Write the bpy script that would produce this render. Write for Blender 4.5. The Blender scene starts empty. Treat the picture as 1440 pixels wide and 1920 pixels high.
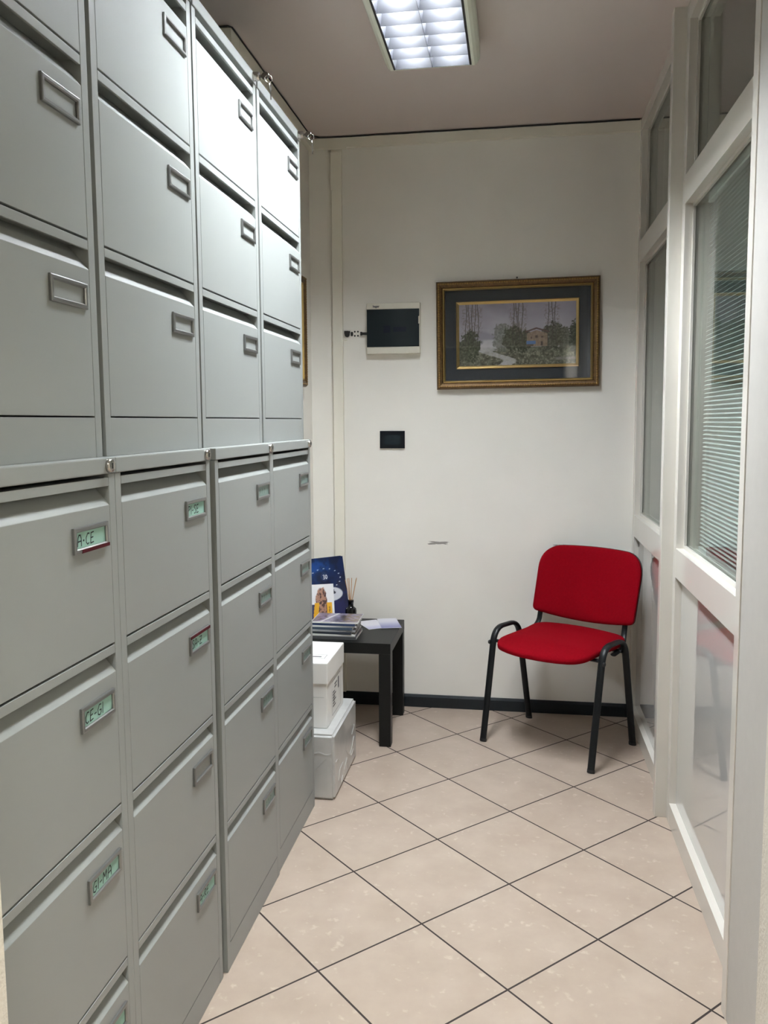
import bpy, bmesh, math, random
import numpy as np
from mathutils import Vector, Matrix
random.seed(7)
S = bpy.context.scene
COL = S.collection
PI = math.pi

# ------------------------------------------------------------------ materials
MATS = {}
def nt(m):
    m.use_nodes = True
    return m.node_tree, m.node_tree.nodes, m.node_tree.links

def srgb(r, g, b):
    f = lambda c: (c/255/12.92) if c/255 <= .04045 else ((c/255+.055)/1.055)**2.4
    return (f(r), f(g), f(b), 1)

def mat(name, col, rough=.5, metal=0, spec=.5, noise=0, nscale=8, bump=0, bscale=200, coat=0, sheen=0):
    m = bpy.data.materials.new(name); t, n, l = nt(m)
    b = n['Principled BSDF']
    b.inputs['Base Color'].default_value = col
    b.inputs['Roughness'].default_value = rough
    b.inputs['Metallic'].default_value = metal
    b.inputs['Specular IOR Level'].default_value = spec
    b.inputs['Coat Weight'].default_value = coat
    b.inputs['Coat Roughness'].default_value = .0 if rough == 0 else .05
    if sheen: b.inputs['Sheen Weight'].default_value = sheen
    if noise or bump:
        tc = n.new('ShaderNodeTexCoord')
    if noise:
        nz = n.new('ShaderNodeTexNoise'); nz.inputs['Scale'].default_value = nscale; nz.inputs['Detail'].default_value = 5
        l.new(tc.outputs['Object'], nz.inputs['Vector'])
        mr = n.new('ShaderNodeMapRange'); mr.inputs['From Min'].default_value = .3; mr.inputs['From Max'].default_value = .7
        mr.inputs['To Min'].default_value = 1-noise; mr.inputs['To Max'].default_value = 1+noise*.4
        l.new(nz.outputs['Fac'], mr.inputs['Value'])
        mx = n.new('ShaderNodeMix'); mx.data_type = 'RGBA'; mx.blend_type = 'MULTIPLY'; mx.inputs[0].default_value = 1
        mx.inputs[6].default_value = col
        l.new(mr.outputs[0], mx.inputs[7]); l.new(mx.outputs[2], b.inputs['Base Color'])
    if bump:
        nb = n.new('ShaderNodeTexNoise'); nb.inputs['Scale'].default_value = bscale; nb.inputs['Detail'].default_value = 3
        l.new(tc.outputs['Object'], nb.inputs['Vector'])
        bp = n.new('ShaderNodeBump'); bp.inputs['Strength'].default_value = bump; bp.inputs['Distance'].default_value = .002
        l.new(nb.outputs['Fac'], bp.inputs['Height']); l.new(bp.outputs['Normal'], b.inputs['Normal'])
    MATS[name] = m
    return m

def attr_mat(name, rough=.5, coat=0, spec=.5):
    m = mat(name, (1, 1, 1, 1), rough, spec=spec, coat=coat); t, n, l = nt(m)
    a = n.new('ShaderNodeAttribute'); a.attribute_name = 'paint'
    l.new(a.outputs['Color'], n['Principled BSDF'].inputs['Base Color'])
    return m

def emis(name, col, s):
    m = bpy.data.materials.new(name); t, n, l = nt(m); n.clear()
    e = n.new('ShaderNodeEmission'); e.inputs['Color'].default_value = col; e.inputs['Strength'].default_value = s
    o = n.new('ShaderNodeOutputMaterial'); l.new(e.outputs[0], o.inputs[0]); MATS[name] = m; return m

def glass_mat(name, tint, f0=.04):
    m = bpy.data.materials.new(name); t, n, l = nt(m); n.clear()
    g = n.new('ShaderNodeNewGeometry'); d = n.new('ShaderNodeVectorMath'); d.operation = 'DOT_PRODUCT'
    l.new(g.outputs['Incoming'], d.inputs[0]); l.new(g.outputs['Normal'], d.inputs[1])
    a = n.new('ShaderNodeMath'); a.operation = 'ABSOLUTE'; l.new(d.outputs['Value'], a.inputs[0])
    s = n.new('ShaderNodeMath'); s.operation = 'SUBTRACT'; s.inputs[0].default_value = 1; l.new(a.outputs[0], s.inputs[1])
    q = n.new('ShaderNodeMath'); q.operation = 'POWER'; q.inputs[1].default_value = 5; l.new(s.outputs[0], q.inputs[0])
    f = n.new('ShaderNodeMath'); f.operation = 'MULTIPLY_ADD'; f.inputs[1].default_value = 1-f0; f.inputs[2].default_value = f0
    l.new(q.outputs[0], f.inputs[0])
    tr = n.new('ShaderNodeBsdfTransparent'); tr.inputs['Color'].default_value = tint
    gl = n.new('ShaderNodeBsdfGlossy'); gl.inputs['Roughness'].default_value = .0
    mx = n.new('ShaderNodeMixShader'); o = n.new('ShaderNodeOutputMaterial')
    l.new(f.outputs[0], mx.inputs[0]); l.new(tr.outputs[0], mx.inputs[1]); l.new(gl.outputs[0], mx.inputs[2]); l.new(mx.outputs[0], o.inputs[0])
    MATS[name] = m; return m

CAB = mat('cabinet_paint', srgb(136, 139, 136), .42, bump=.06, bscale=900)
CABTOP = CAB
DARK = mat('cabinet_inside', srgb(70, 72, 72), .7)
HOLD = mat('holder_metal', srgb(138, 138, 136), .38, metal=.85)
CARD = mat('mint_card', srgb(142, 178, 164), .7)
CARDF = mat('mint_card_sheen', srgb(112, 134, 126), .35)  # mint greyed to put the plastic cover's reflection into the card colour
INK = mat('ink', srgb(22, 30, 34), .7)
FADED = mat('faded_ink', srgb(84, 102, 94), .7)
REDCARD = mat('red_card', srgb(66, 7, 18), .7, spec=.2)
CHROME = mat('chrome', srgb(170, 166, 160), .22, metal=1)
SLOT = mat('keyhole', srgb(25, 25, 25), .6)
WHITEP = mat('partition_paint', srgb(204, 200, 191), .14, noise=.03, nscale=3)
LAM = mat('partition_laminate', srgb(190, 188, 184), 0.0, spec=.8, coat=.6)
GREYJ = mat('jamb_grey_paint', srgb(180, 177, 171), .55, bump=.15, bscale=500, noise=.03, nscale=30)
PLAST = mat('plaster_rough', srgb(208, 202, 189), .85, bump=.8, bscale=130, noise=.05, nscale=20)
CEIL = mat('ceiling_paint', srgb(206, 194, 188), .9, noise=.02, nscale=2)
TRUNK = mat('trunking_plastic', srgb(226, 222, 208), .5)
BASE = mat('skirting_dark', srgb(22, 28, 33), .3, spec=.35)
TABLE = mat('table_blackbrown', srgb(15, 16, 15), .42, spec=.25)
BLACKM = mat('chair_black_metal', srgb(14, 17, 19), .42, spec=.3, bump=.05, bscale=800)
BLACKPL = mat('chair_black_plastic', srgb(22, 23, 24), .5)
RED = mat('chair_red_fabric', srgb(118, 5, 17), .95, spec=.04, noise=.14, nscale=220, bump=.35, bscale=700)
BOXW = mat('box_white_card', srgb(222, 221, 217), .6, noise=.03, nscale=6)
WRAP = mat('plastic_wrap', srgb(186, 186, 183), .3, noise=.1, nscale=14, bump=.6, bscale=24, coat=.6)
PRINT = mat('box_print', srgb(88, 88, 92), .6)
PANELW = mat('panel_cream', srgb(214, 210, 196), .4)
PANELD = mat('panel_door_dark', srgb(30, 37, 40), .2, spec=.25)
PANELI = mat('panel_inner_dark', srgb(24, 29, 40), .25, spec=.25)
SWB = mat('switch_black', srgb(14, 18, 24), .3, spec=.25)
SWS = mat('switch_screen', srgb(34, 42, 46), .2, spec=.3)
GOLD = mat('frame_gold', srgb(150, 118, 66), .34, metal=.75, noise=.35, nscale=60)
GOLDL = mat('frame_gold_bright', srgb(192, 164, 104), .28, metal=.8)
BRONZE = mat('frame_bronze', srgb(104, 78, 46), .45, metal=.5, noise=.45, nscale=70, bump=.5, bscale=180)
MATB = mat('picture_mat_navy', srgb(38, 45, 52), .8)
PAINT = attr_mat('painted_canvas', .6)
GLOSSP = attr_mat('printed_gloss', .28, coat=.3)
PAPER = mat('paper_edges', srgb(216, 214, 208), .6)
WOOD = mat('reed_wood', srgb(190, 146, 100), .7)
BOTTLE = mat('bottle_black_glass', srgb(14, 16, 17), .08)
CABLE = mat('cable_black', srgb(32, 30, 28), .6)
LAMPW = mat('lamp_housing', srgb(226, 228, 212), .4)
LOUV = mat('lamp_louver', (.0093, .0096, .0122, 1), .5, spec=.1)
LAMPGAP = mat('lamp_gap', srgb(40, 38, 36), .6)
BLIND = mat('blind_slat', srgb(176, 182, 180), .5)
TUBE = emis('lamp_tube', (.935, .99, 1.06, 1), 90)
TUBE2 = emis('lamp_tube_behind', (.97, .99, 1.0, 1), 100)
GLASS = glass_mat('window_glass', (.93, .97, .95, 1))
PGLASS = glass_mat('picture_glass', (.98, .98, .98, 1))
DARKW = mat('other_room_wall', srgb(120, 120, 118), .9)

# back wall paint with grime and two scuff marks
WALL = mat('wall_paint', srgb(224, 220, 211), .75, bump=.1, bscale=240)
def wall_nodes():
    t, n, l = nt(WALL); b = n['Principled BSDF']
    tc = n.new('ShaderNodeTexCoord')
    nz = n.new('ShaderNodeTexNoise'); nz.inputs['Scale'].default_value = 2.2; nz.inputs['Detail'].default_value = 6
    l.new(tc.outputs['Object'], nz.inputs['Vector'])
    cr = n.new('ShaderNodeValToRGB'); e = cr.color_ramp.elements
    e[0].position = .3; e[0].color = srgb(226, 223, 215); e[1].position = .7; e[1].color = srgb(234, 231, 223)
    l.new(nz.outputs['Fac'], cr.inputs[0])
    sep = n.new('ShaderNodeSeparateXYZ'); l.new(tc.outputs['Object'], sep.inputs[0])
    def M(op, a, b2=None, c=None):
        k = n.new('ShaderNodeMath'); k.operation = op
        for i, v in enumerate((a, b2, c)):
            if v is None: continue
            if isinstance(v, (int, float)): k.inputs[i].default_value = v
            else: l.new(v, k.inputs[i])
        return k.outputs[0]
    sn = n.new('ShaderNodeTexNoise'); sn.inputs['Scale'].default_value = 1; sn.inputs['Detail'].default_value = 8; sn.inputs['Roughness'].default_value = .7
    mp = n.new('ShaderNodeMapping'); mp.inputs['Scale'].default_value = (22, 22, 210); l.new(tc.outputs['Object'], mp.inputs[0]); l.new(mp.outputs[0], sn.inputs['Vector'])
    def scuff(cx, cz, wx, wz, th):
        dx = M('DIVIDE', M('ABSOLUTE', M('SUBTRACT', sep.outputs[0], cx)), wx)
        dz = M('DIVIDE', M('ABSOLUTE', M('SUBTRACT', sep.outputs[2], cz)), wz)
        r = M('MAXIMUM', dx, dz)
        inside = M('SUBTRACT', 1, M('SMOOTH_MIN', 1, r, .1))
        return M('GREATER_THAN', M('MULTIPLY', M('MULTIPLY', sn.outputs['Fac'], M('POWER', inside, .4)), 1), th)
    f = M('MAXIMUM', M('MAXIMUM', scuff(.345, .805, .072, .012, .36), scuff(.92, .802, .06, .010, .37)), scuff(.6, .797, .5, .003, .62))
    mx = n.new('ShaderNodeMix'); mx.data_type = 'RGBA'
    l.new(M('MULTIPLY', f, .75), mx.inputs[0]); l.new(cr.outputs[0], mx.inputs[6]); mx.inputs[7].default_value = srgb(96, 88, 84)
    l.new(mx.outputs[2], b.inputs['Base Color'])
wall_nodes()

FLOOR = mat('floor_tiles', srgb(210, 194, 176), .33)
def floor_nodes():
    t, n, l = nt(FLOOR); b = n['Principled BSDF']
    T, A, OX, OY = .3354, .0021, -.7225, 1.2752
    tc = n.new('ShaderNodeTexCoord')
    def M(op, a, b2=None, c=None):
        k = n.new('ShaderNodeMath'); k.operation = op
        for i, v in enumerate((a, b2, c)):
            if v is None: continue
            if isinstance(v, (int, float)): k.inputs[i].default_value = v
            else: l.new(v, k.inputs[i])
        return k.outputs[0]
    sep = n.new('ShaderNodeSeparateXYZ'); l.new(tc.outputs['Object'], sep.inputs[0])
    x = M('SUBTRACT', sep.outputs[0], OX); y = M('SUBTRACT', sep.outputs[1], OY)
    s, c = math.sin(PI/4+A), math.cos(PI/4+A)
    i = M('DIVIDE', M('SUBTRACT', M('MULTIPLY', x, s), M('MULTIPLY', y, c)), T)
    j = M('DIVIDE', M('ADD', M('MULTIPLY', x, c), M('MULTIPLY', y, s)), T)
    def edge(v):
        fr = M('FRACT', M('ADD', v, 100.5)); return M('ABSOLUTE', M('SUBTRACT', fr, .5))
    d = M('MINIMUM', edge(i), edge(j))
    g = M('LESS_THAN', d, .0027/T)
    cid = n.new('ShaderNodeCombineXYZ'); l.new(M('FLOOR', i), cid.inputs[0]); l.new(M('FLOOR', j), cid.inputs[1])
    wn = n.new('ShaderNodeTexWhiteNoise'); l.new(cid.outputs[0], wn.inputs['Vector'])
    off = n.new('ShaderNodeVectorMath'); off.operation = 'MULTIPLY_ADD'
    l.new(wn.outputs['Color'], off.inputs[0]); off.inputs[1].default_value = (7, 7, 7); l.new(tc.outputs['Object'], off.inputs[2])
    n1 = n.new('ShaderNodeTexNoise'); n1.inputs['Scale'].default_value = 7; n1.inputs['Detail'].default_value = 6; n1.inputs['Roughness'].default_value = .6
    l.new(off.outputs[0], n1.inputs['Vector'])
    cr = n.new('ShaderNodeValToRGB'); e = cr.color_ramp.elements
    e[0].position = .3; e[0].color = srgb(159, 143, 129); e[1].position = .72; e[1].color = srgb(172, 157, 143)
    l.new(n1.outputs['Fac'], cr.inputs[0])
    n2 = n.new('ShaderNodeTexNoise'); n2.inputs['Scale'].default_value = 38; n2.inputs['Detail'].default_value = 4; l.new(off.outputs[0], n2.inputs['Vector'])
    fl = n.new('ShaderNodeMapRange'); fl.inputs['From Min'].default_value = .62; fl.inputs['From Max'].default_value = .74; l.new(n2.outputs['Fac'], fl.inputs['Value'])
    m1 = n.new('ShaderNodeMix'); m1.data_type = 'RGBA'; l.new(M('MULTIPLY', fl.outputs[0], .6), m1.inputs[0]); l.new(cr.outputs[0], m1.inputs[6]); m1.inputs[7].default_value = srgb(190, 177, 163)
    m2 = n.new('ShaderNodeMix'); m2.data_type = 'RGBA'; l.new(g, m2.inputs[0]); l.new(m1.outputs[2], m2.inputs[6]); m2.inputs[7].default_value = srgb(38, 28, 24)
    l.new(m2.outputs[2], b.inputs['Base Color'])
    rr = M('MULTIPLY_ADD', g, .5, .33); l.new(rr, b.inputs['Roughness'])
    bp = n.new('ShaderNodeBump'); bp.inputs['Strength'].default_value = .5; bp.inputs['Distance'].default_value = .001
    l.new(M('SUBTRACT', 1, g), bp.inputs['Height']); l.new(bp.outputs[0], b.inputs['Normal'])
floor_nodes()

# ------------------------------------------------------------------ builders
def B(): return bmesh.new()
def box(bm, x0, x1, y0, y1, z0, z1):
    v = [bm.verts.new((x, y, z)) for x in (x0, x1) for y in (y0, y1) for z in (z0, z1)]
    for f in ((0, 1, 3, 2), (4, 6, 7, 5), (0, 4, 5, 1), (2, 3, 7, 6), (0, 2, 6, 4), (1, 5, 7, 3)):
        bm.faces.new([v[i] for i in f])
    return v
def prism(bm, poly, axis, a, b):
    """poly = 2D points; axis 'y': (x,z) extruded along y; 'z': (x,y) extruded along z; 'x': (y,z) along x"""
    def P(p, t): return (p[0], t, p[1]) if axis == 'y' else ((p[0], p[1], t) if axis == 'z' else (t, p[0], p[1]))
    lo = [bm.verts.new(P(p, a)) for p in poly]; hi = [bm.verts.new(P(p, b)) for p in poly]
    n = len(poly)
    bm.faces.new(lo); bm.faces.new(hi[::-1])
    for i in range(n):
        bm.faces.new([lo[i], hi[i], hi[(i+1) % n], lo[(i+1) % n]])
def sweep(bm, pts, side, ra, rb, seg=14, cap=True):
    """elliptical tube: ra along 'side', rb along the in-plane normal"""
    pts = [Vector(p) for p in pts]; side = Vector(side).normalized(); rings = []
    for i, p in enumerate(pts):
        t = (pts[min(i+1, len(pts)-1)]-pts[max(i-1, 0)]).normalized()
        nrm = side.cross(t).normalized(); sd = t.cross(nrm).normalized()
        rings.append([bm.verts.new(p+sd*(ra*math.cos(2*PI*k/seg))+nrm*(rb*math.sin(2*PI*k/seg))) for k in range(seg)])
    for a, b in zip(rings, rings[1:]):
        for k in range(seg):
            bm.faces.new([a[k], a[(k+1) % seg], b[(k+1) % seg], b[k]])
    if cap:
        bm.faces.new(rings[0][::-1]); bm.faces.new(rings[-1])
def lathe(bm, prof, c=(0, 0, 0), seg=24, axis='z'):
    rings = []
    for r, h in prof:
        ring = []
        for k in range(seg):
            a = 2*PI*k/seg
            q = (r*math.cos(a), r*math.sin(a), h) if axis == 'z' else (h, r*math.cos(a), r*math.sin(a))
            ring.append(bm.verts.new((c[0]+q[0], c[1]+q[1], c[2]+q[2])))
        rings.append(ring)
    for a, b in zip(rings, rings[1:]):
        for k in range(seg): bm.faces.new([a[k], a[(k+1) % seg], b[(k+1) % seg], b[k]])
    bm.faces.new(rings[0][::-1]); bm.faces.new(rings[-1])
def ring_frame(bm, y0, y1, z0, z1, wd, prof, plane='yz', base=0):
    """mitred frame in a plane; prof=list of (inset 0..1 of wd, height)"""
    loops = []
    for s, h in prof:
        d = wd*s; q = [(y0+d, z0+d), (y1-d, z0+d), (y1-d, z1-d), (y0+d, z1-d)]
        loops.append([bm.verts.new((base+h, a, b) if plane == 'yz' else (a, base-h, b)) for a, b in q])
    n = len(loops)
    for i in range(n):
        A, Bb = loops[i], loops[(i+1) % n]
        for k in range(4):
            bm.faces.new([A[k], A[(k+1) % 4], Bb[(k+1) % 4], Bb[k]])
def mesh_of(name, bm, m, smooth=False, bevel=0):
    bmesh.ops.recalc_face_normals(bm, faces=bm.faces)
    if bevel:
        es = [e for e in bm.edges if len(e.link_faces) == 2 and e.calc_face_angle(0) > .5]
        bmesh.ops.bevel(bm, geom=es, offset=bevel, segments=2, affect='EDGES', profile=.6, clamp_overlap=True)
    me = bpy.data.meshes.new(name); bm.to_mesh(me); bm.free()
    for x in (m if isinstance(m, (list, tuple)) else [m]): me.materials.append(x)
    if smooth:
        for p in me.polygons: p.use_smooth = True
        try: me.set_sharp_from_angle(angle=math.radians(38))
        except Exception: pass
    return me
def link(name, me, parent=None, loc=None):
    o = bpy.data.objects.new(name, me); COL.objects.link(o)
    if parent is not None: o.parent = parent
    if loc is not None: o.location = loc
    return o
def obj(name, bm, m, parent=None, smooth=False, bevel=0, loc=None):
    return link(name, mesh_of(name, bm, m, smooth, bevel), parent, loc)
def tag(o, label, cat, group=None):
    o['label'] = label; o['category'] = cat
    if group: o['group'] = group
    return o
def thing(name, label, cat, loc=(0, 0, 0), rz=0, group=None):
    o = bpy.data.objects.new(name, None); COL.objects.link(o); o.empty_display_size = .05
    o.location = loc; o.rotation_euler = (0, 0, rz)
    return tag(o, label, cat, group)
def struct(name, bm, m, parent=None, lean=0, bevel=0, label=None):
    if lean:
        for v in bm.verts: v.co.x -= lean*v.co.z
    o = obj(name, bm, m, parent, bevel=bevel)
    if parent is None: o['kind'] = 'structure'
    if label: o['label'] = label
    return o
def bxs(*bs):
    bm = B()
    for b in bs: box(bm, *b)
    return bm

# hand lettering: strokes in a 1-high box
GL = {
 'A': (.62, [[(0, 0), (.06, .7), (.22, .98), (.42, .98), (.55, .7), (.6, 0)], [(.03, .4), (.6, .45)]]),
 'C': (.55, [[(.55, .95), (.3, .98), (.06, .62), (.08, .2), (.28, 0), (.52, .1)]]),
 'E': (.5, [[(.5, 1), (.08, .95), (.02, .02), (.52, .08)], [(.05, .5), (.42, .54)]]),
 'G': (.62, [[(.58, .95), (.28, .98), (.05, .6), (.1, .12), (.4, 0), (.6, .2), (.6, .45), (.34, .45)]]),
 'I': (.14, [[(.07, 0), (.07, 1)]]),
 'M': (.66, [[(0, 0), (.08, .98), (.32, .45), (.58, .98), (.64, 0)]]),
 'P': (.5, [[(.05, 0), (.08, 1), (.4, .95), (.48, .7), (.1, .5)]]),
 'S': (.5, [[(.5, .95), (.2, 1), (.05, .78), (.42, .42), (.4, .08), (.02, .03)]]),
 'Z': (.66, [[(.02, .92), (.64, .96), (.03, .05), (.66, .04)], [(.15, .5), (.52, .52)]]),
 'R': (.5, [[(.05, 0), (.08, 1), (.4, .95), (.46, .7), (.1, .5), (.5, 0)]]),
 '-': (.34, [[(.02, .42), (.32, .46)]]),
 '.': (.26, [[(.06, .4), (.2, .42)], [(.06, .46), (.2, .46)]]),
 '3': (.5, [[(.05, .95), (.4, 1), (.46, .75), (.2, .52), (.48, .3), (.4, .02), (.04, .05)]]),
 '0': (.5, [[(.25, 1), (.05, .7), (.05, .3), (.25, 0), (.46, .3), (.46, .7), (.25, 1)]]),
}
def strokes(bm, polys, wid, f):
    """polys: 2D polylines -> flat ribbons, f maps 2D to 3D"""
    for pl in polys:
        q = [Vector(p) for p in pl]
        for a, b in zip(q, q[1:]):
            d = (b-a)
            if d.length < 1e-9: continue
            d.normalize(); nn = Vector((-d.y, d.x))*wid/2; e = d*wid*.3
            bm.faces.new([bm.verts.new(f(*c)) for c in (a-e-nn, b+e-nn, b+e+nn, a-e+nn)])
def text_polys(s, x0, y0, h, sx=1, gap=.22, slant=0):
    out = []; x = 0
    for ch in s:
        if ch == ' ': x += .3; continue
        w, st = GL[ch]
        for pl in st: out.append([(x0+(x+px+slant*py)*h*sx, y0+py*h) for px, py in pl])
        x += w+gap
    return out

# ------------------------------------------------------------------ room shell
YW = 2.327; HC = 2.678; XL = -.262
LEAN = .0065
struct('floor', bxs((-.9, 3.1, -3.2, 2.5, -.08, 0)), FLOOR)
struct('ceiling', bxs((-.9, 3.1, -3.2, 2.5, HC, HC+.08)), CEIL)
struct('wall_back', bxs((-.9, 3.1, YW, YW+.12, 0, HC)), WALL)
struct('wall_left', bxs((-.80, -.665, -3.1, 1.27, 0, HC), (-.80, XL, 1.27, YW, 0, HC)), WALL)
struct('wall_left_jamb', bxs((-.665, .1, -.90, -.726, 0, HC)), PLAST)
struct('wall_front_shade_lintel', bxs((.1005, 1.178, -.90, -.726, 1.99, HC)), PLAST)  # unseen lintel, added to keep the rear lamp off near upper cabinets
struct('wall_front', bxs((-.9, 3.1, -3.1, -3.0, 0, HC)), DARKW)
struct('wall_right', bxs((1.197, 1.33, -3.0, .060, 0, HC)), PLAST, lean=LEAN)
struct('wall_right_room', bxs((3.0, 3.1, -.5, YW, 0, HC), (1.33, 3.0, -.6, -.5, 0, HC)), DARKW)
bm = B(); prism(bm, [(YW, 0), (YW-.012, 0), (YW-.012, .05), (YW-.006, .061), (YW, .061)], 'x', XL, 1.238)
struct('baseboard_back', bm, BASE)
bm = B(); prism(bm, [(XL, 0), (XL+.012, 0), (XL+.012, .05), (XL+.006, .061), (XL, .061)], 'y', 1.27, YW-.012)
struct('baseboard_left', bm, BASE)

# glazed partition on the right: posts, stiles, rails, laminate panels and panes
XP = 1.24; XPB = 1.33
struct('trim_1', bxs((1.20, XPB+.02, 1.312, 1.352, 0, HC)), WHITEP, lean=LEAN, bevel=.0015)      # middle post
struct('trim_2', bxs((1.20, XPB, .300, .338, 0, HC)), WHITEP, lean=LEAN, bevel=.0015)           # near post
struct('trim_3', bxs((1.203, XPB, .066, .300, 0, HC)), GREYJ, lean=LEAN)                           # door jamb
def panel_frame(idx, y0, y1, o0, o1):
    z = [0, .073, .86, .957, 2.065, 2.155, 2.622, HC-.001]
    o = bxs((XP, XPB, y0, o0, 0, z[7]), (XP, XPB, o1, y1, 0, z[7]),
            (XP, XPB, o0, o1, z[0], z[1]), (XP, XPB, o0, o1, z[2], z[3]),
            (XP, XPB, o0, o1, z[4], z[5]), (XP, XPB, o0, o1, z[6], z[7]))
    struct('trim_%d' % idx, o, WHITEP, lean=LEAN, bevel=.001)
    # bottom bead with a sloped top, and the glossy laminate panel
    struct('trim_%d' % (idx+2), bxs((XP+.022, XPB-.02, o0+.0005, o1-.0005, z[1], z[2])), LAM, lean=LEAN)
    beads = B()
    for a, b in ((z[3], z[4]), (z[5], z[6])):
        ring = [(o0, o1, a, a+.012), (o0, o1, b-.012, b), (o0, o0+.012, a+.012, b-.012), (o1-.012, o1, a+.012, b-.012)]
        for p in ring: box(beads, XP+.024, XP+.032, p[0]+.0003, p[1]-.0003, p[2]+.0003, p[3]-.0003)
        for p in ring: box(beads, XPB-.030, XPB-.022, p[0]+.0003, p[1]-.0003, p[2]+.0003, p[3]-.0003)
    struct('trim_%d' % (idx+4), beads, WHITEP, lean=LEAN)
    return z
Z = panel_frame(4, .338, 1.312, .385, 1.268)
panel_frame(5, 1.352, YW, 1.40, 2.272)
k = 0
for (o0, o1) in ((.385, 1.268), (1.40, 2.272)):
    for a, b in ((Z[3], Z[4]), (Z[5], Z[6])):
        k += 1
        struct('window_%d' % k, bxs((XP+.033, XP+.037, o0+.001, o1-.001, a+.001, b-.001)), GLASS, lean=LEAN)
    k += 1
    struct('window_%d' % k, bxs((XPB-.036, XPB-.032, o0+.001, o1-.001, Z[3]+.001, Z[4]-.001)), GLASS, lean=LEAN)

# venetian blind between the panes of the near window
bl = thing('venetian_blind', 'white venetian blind of thin slats between panes of nearest window', 'blind', (1.288, .83, 0))
bm = B(); n = 0; zz = 1.0
while zz < 2.02:
    x = 1.288-LEAN*zz-1.288
    prism(bm, [(x-.0048, zz-.0022), (x-.001, zz+.0002), (x+.0048, zz+.0024), (x+.0048, zz+.0027), (x-.001, zz+.0006), (x-.0048, zz-.0018)], 'y', -.425, .290)
    zz += .0125; n += 1
obj('slats', bm, BLIND, bl)
hx = -LEAN*2.04
obj('headrail', bxs((hx-.007, hx+.007, -.43, .295, 2.03, 2.058)), BLIND, bl, bevel=.002)
for yy in (-.36, .22):
    bm = B(); box(bm, -.0066, -.0060, yy-.0008, yy+.0008, .985, 2.03)
    for v in bm.verts: v.co.x -= LEAN*v.co.z
    obj('ladder_cord', bm, BLIND, bl)
hx = -LEAN*.98
obj('bottom_rail', bxs((hx-.007, hx+.007, -.426, .291, .972, .988)), BLIND, bl, bevel=.002)

# ------------------------------------------------------------------ filing cabinets
W = .466; DEP = .615; ST = .0215; DW = .420
def carcass_mesh(H, vts, zp):
    bm = B(); h = W/2; dh = DW/2+.0015
    for s in (-1, 1):
        a, b = sorted((s*h, s*dh)); box(bm, -DEP, 0, a, b, 0, H-.028)
    box(bm, -DEP, -DEP+.002, -dh, dh, 0, H-.028)
    box(bm, -DEP+.002, -.0005, -dh, dh, 0, zp-.0015)
    return mesh_of('carcass', bm, CAB, bevel=.0012)
def top_mesh(H):
    bm = B(); box(bm, -DEP, .003, -W/2, W/2, H-.0277, H)
    return mesh_of('top_panel', bm, CAB, bevel=.0022)
def drawer_mesh(vt, vb, F, first):
    bm = B(); rt = vt-(.0035 if first else .0028)
    poly = [(0, vb+.0012), (0, F), (-.0235, F+.0275), (-.040, vt-.009), (-.005, vt-.009), (-.005, vt-.0185), (0, vt-.0185), (0, rt), (-.052, rt), (-.052, vb+.0012)]
    prism(bm, poly, 'y', -DW/2, DW/2)
    return mesh_of('drawer', bm, CAB, bevel=.0009)
bm = B(); ring_frame(bm, -.0575, .0575, -.0215, .0215, .008, [(0, .0003), (0, .0045), (.25, .0055), (.8, .0055), (1, .0035), (1, .0003)])
HOLDM = mesh_of('label_holder', bm, HOLD)
bm = B(); box(bm, .0006, .0016, -.049, .049, -.0133, .0133); CARDM = mesh_of('label_card', bm, CARD)
bm = B(); box(bm, .0006, .0016, -.049, .049, -.0133, .0133); CARDMF = mesh_of('label_card', bm, CARDF)
bm = B(); lathe(bm, [(.0125, 0), (.0125, .004), (.0105, .0075), (.0098, .0078)], axis='x', seg=28); LOCKM = mesh_of('lock', bm, CHROME, smooth=True)
bm = B(); box(bm, .0078, .0085, -.0011, .0011, -.005, .005); KEYHM = mesh_of('keyhole', bm, SLOT)
bm = B(); lathe(bm, [(.0120, 0), (.0120, .014), (.0105, .018), (.0098, .0182)], axis='x', seg=28); LOCKU = mesh_of('lock', bm, CHROME, smooth=True)

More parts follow.
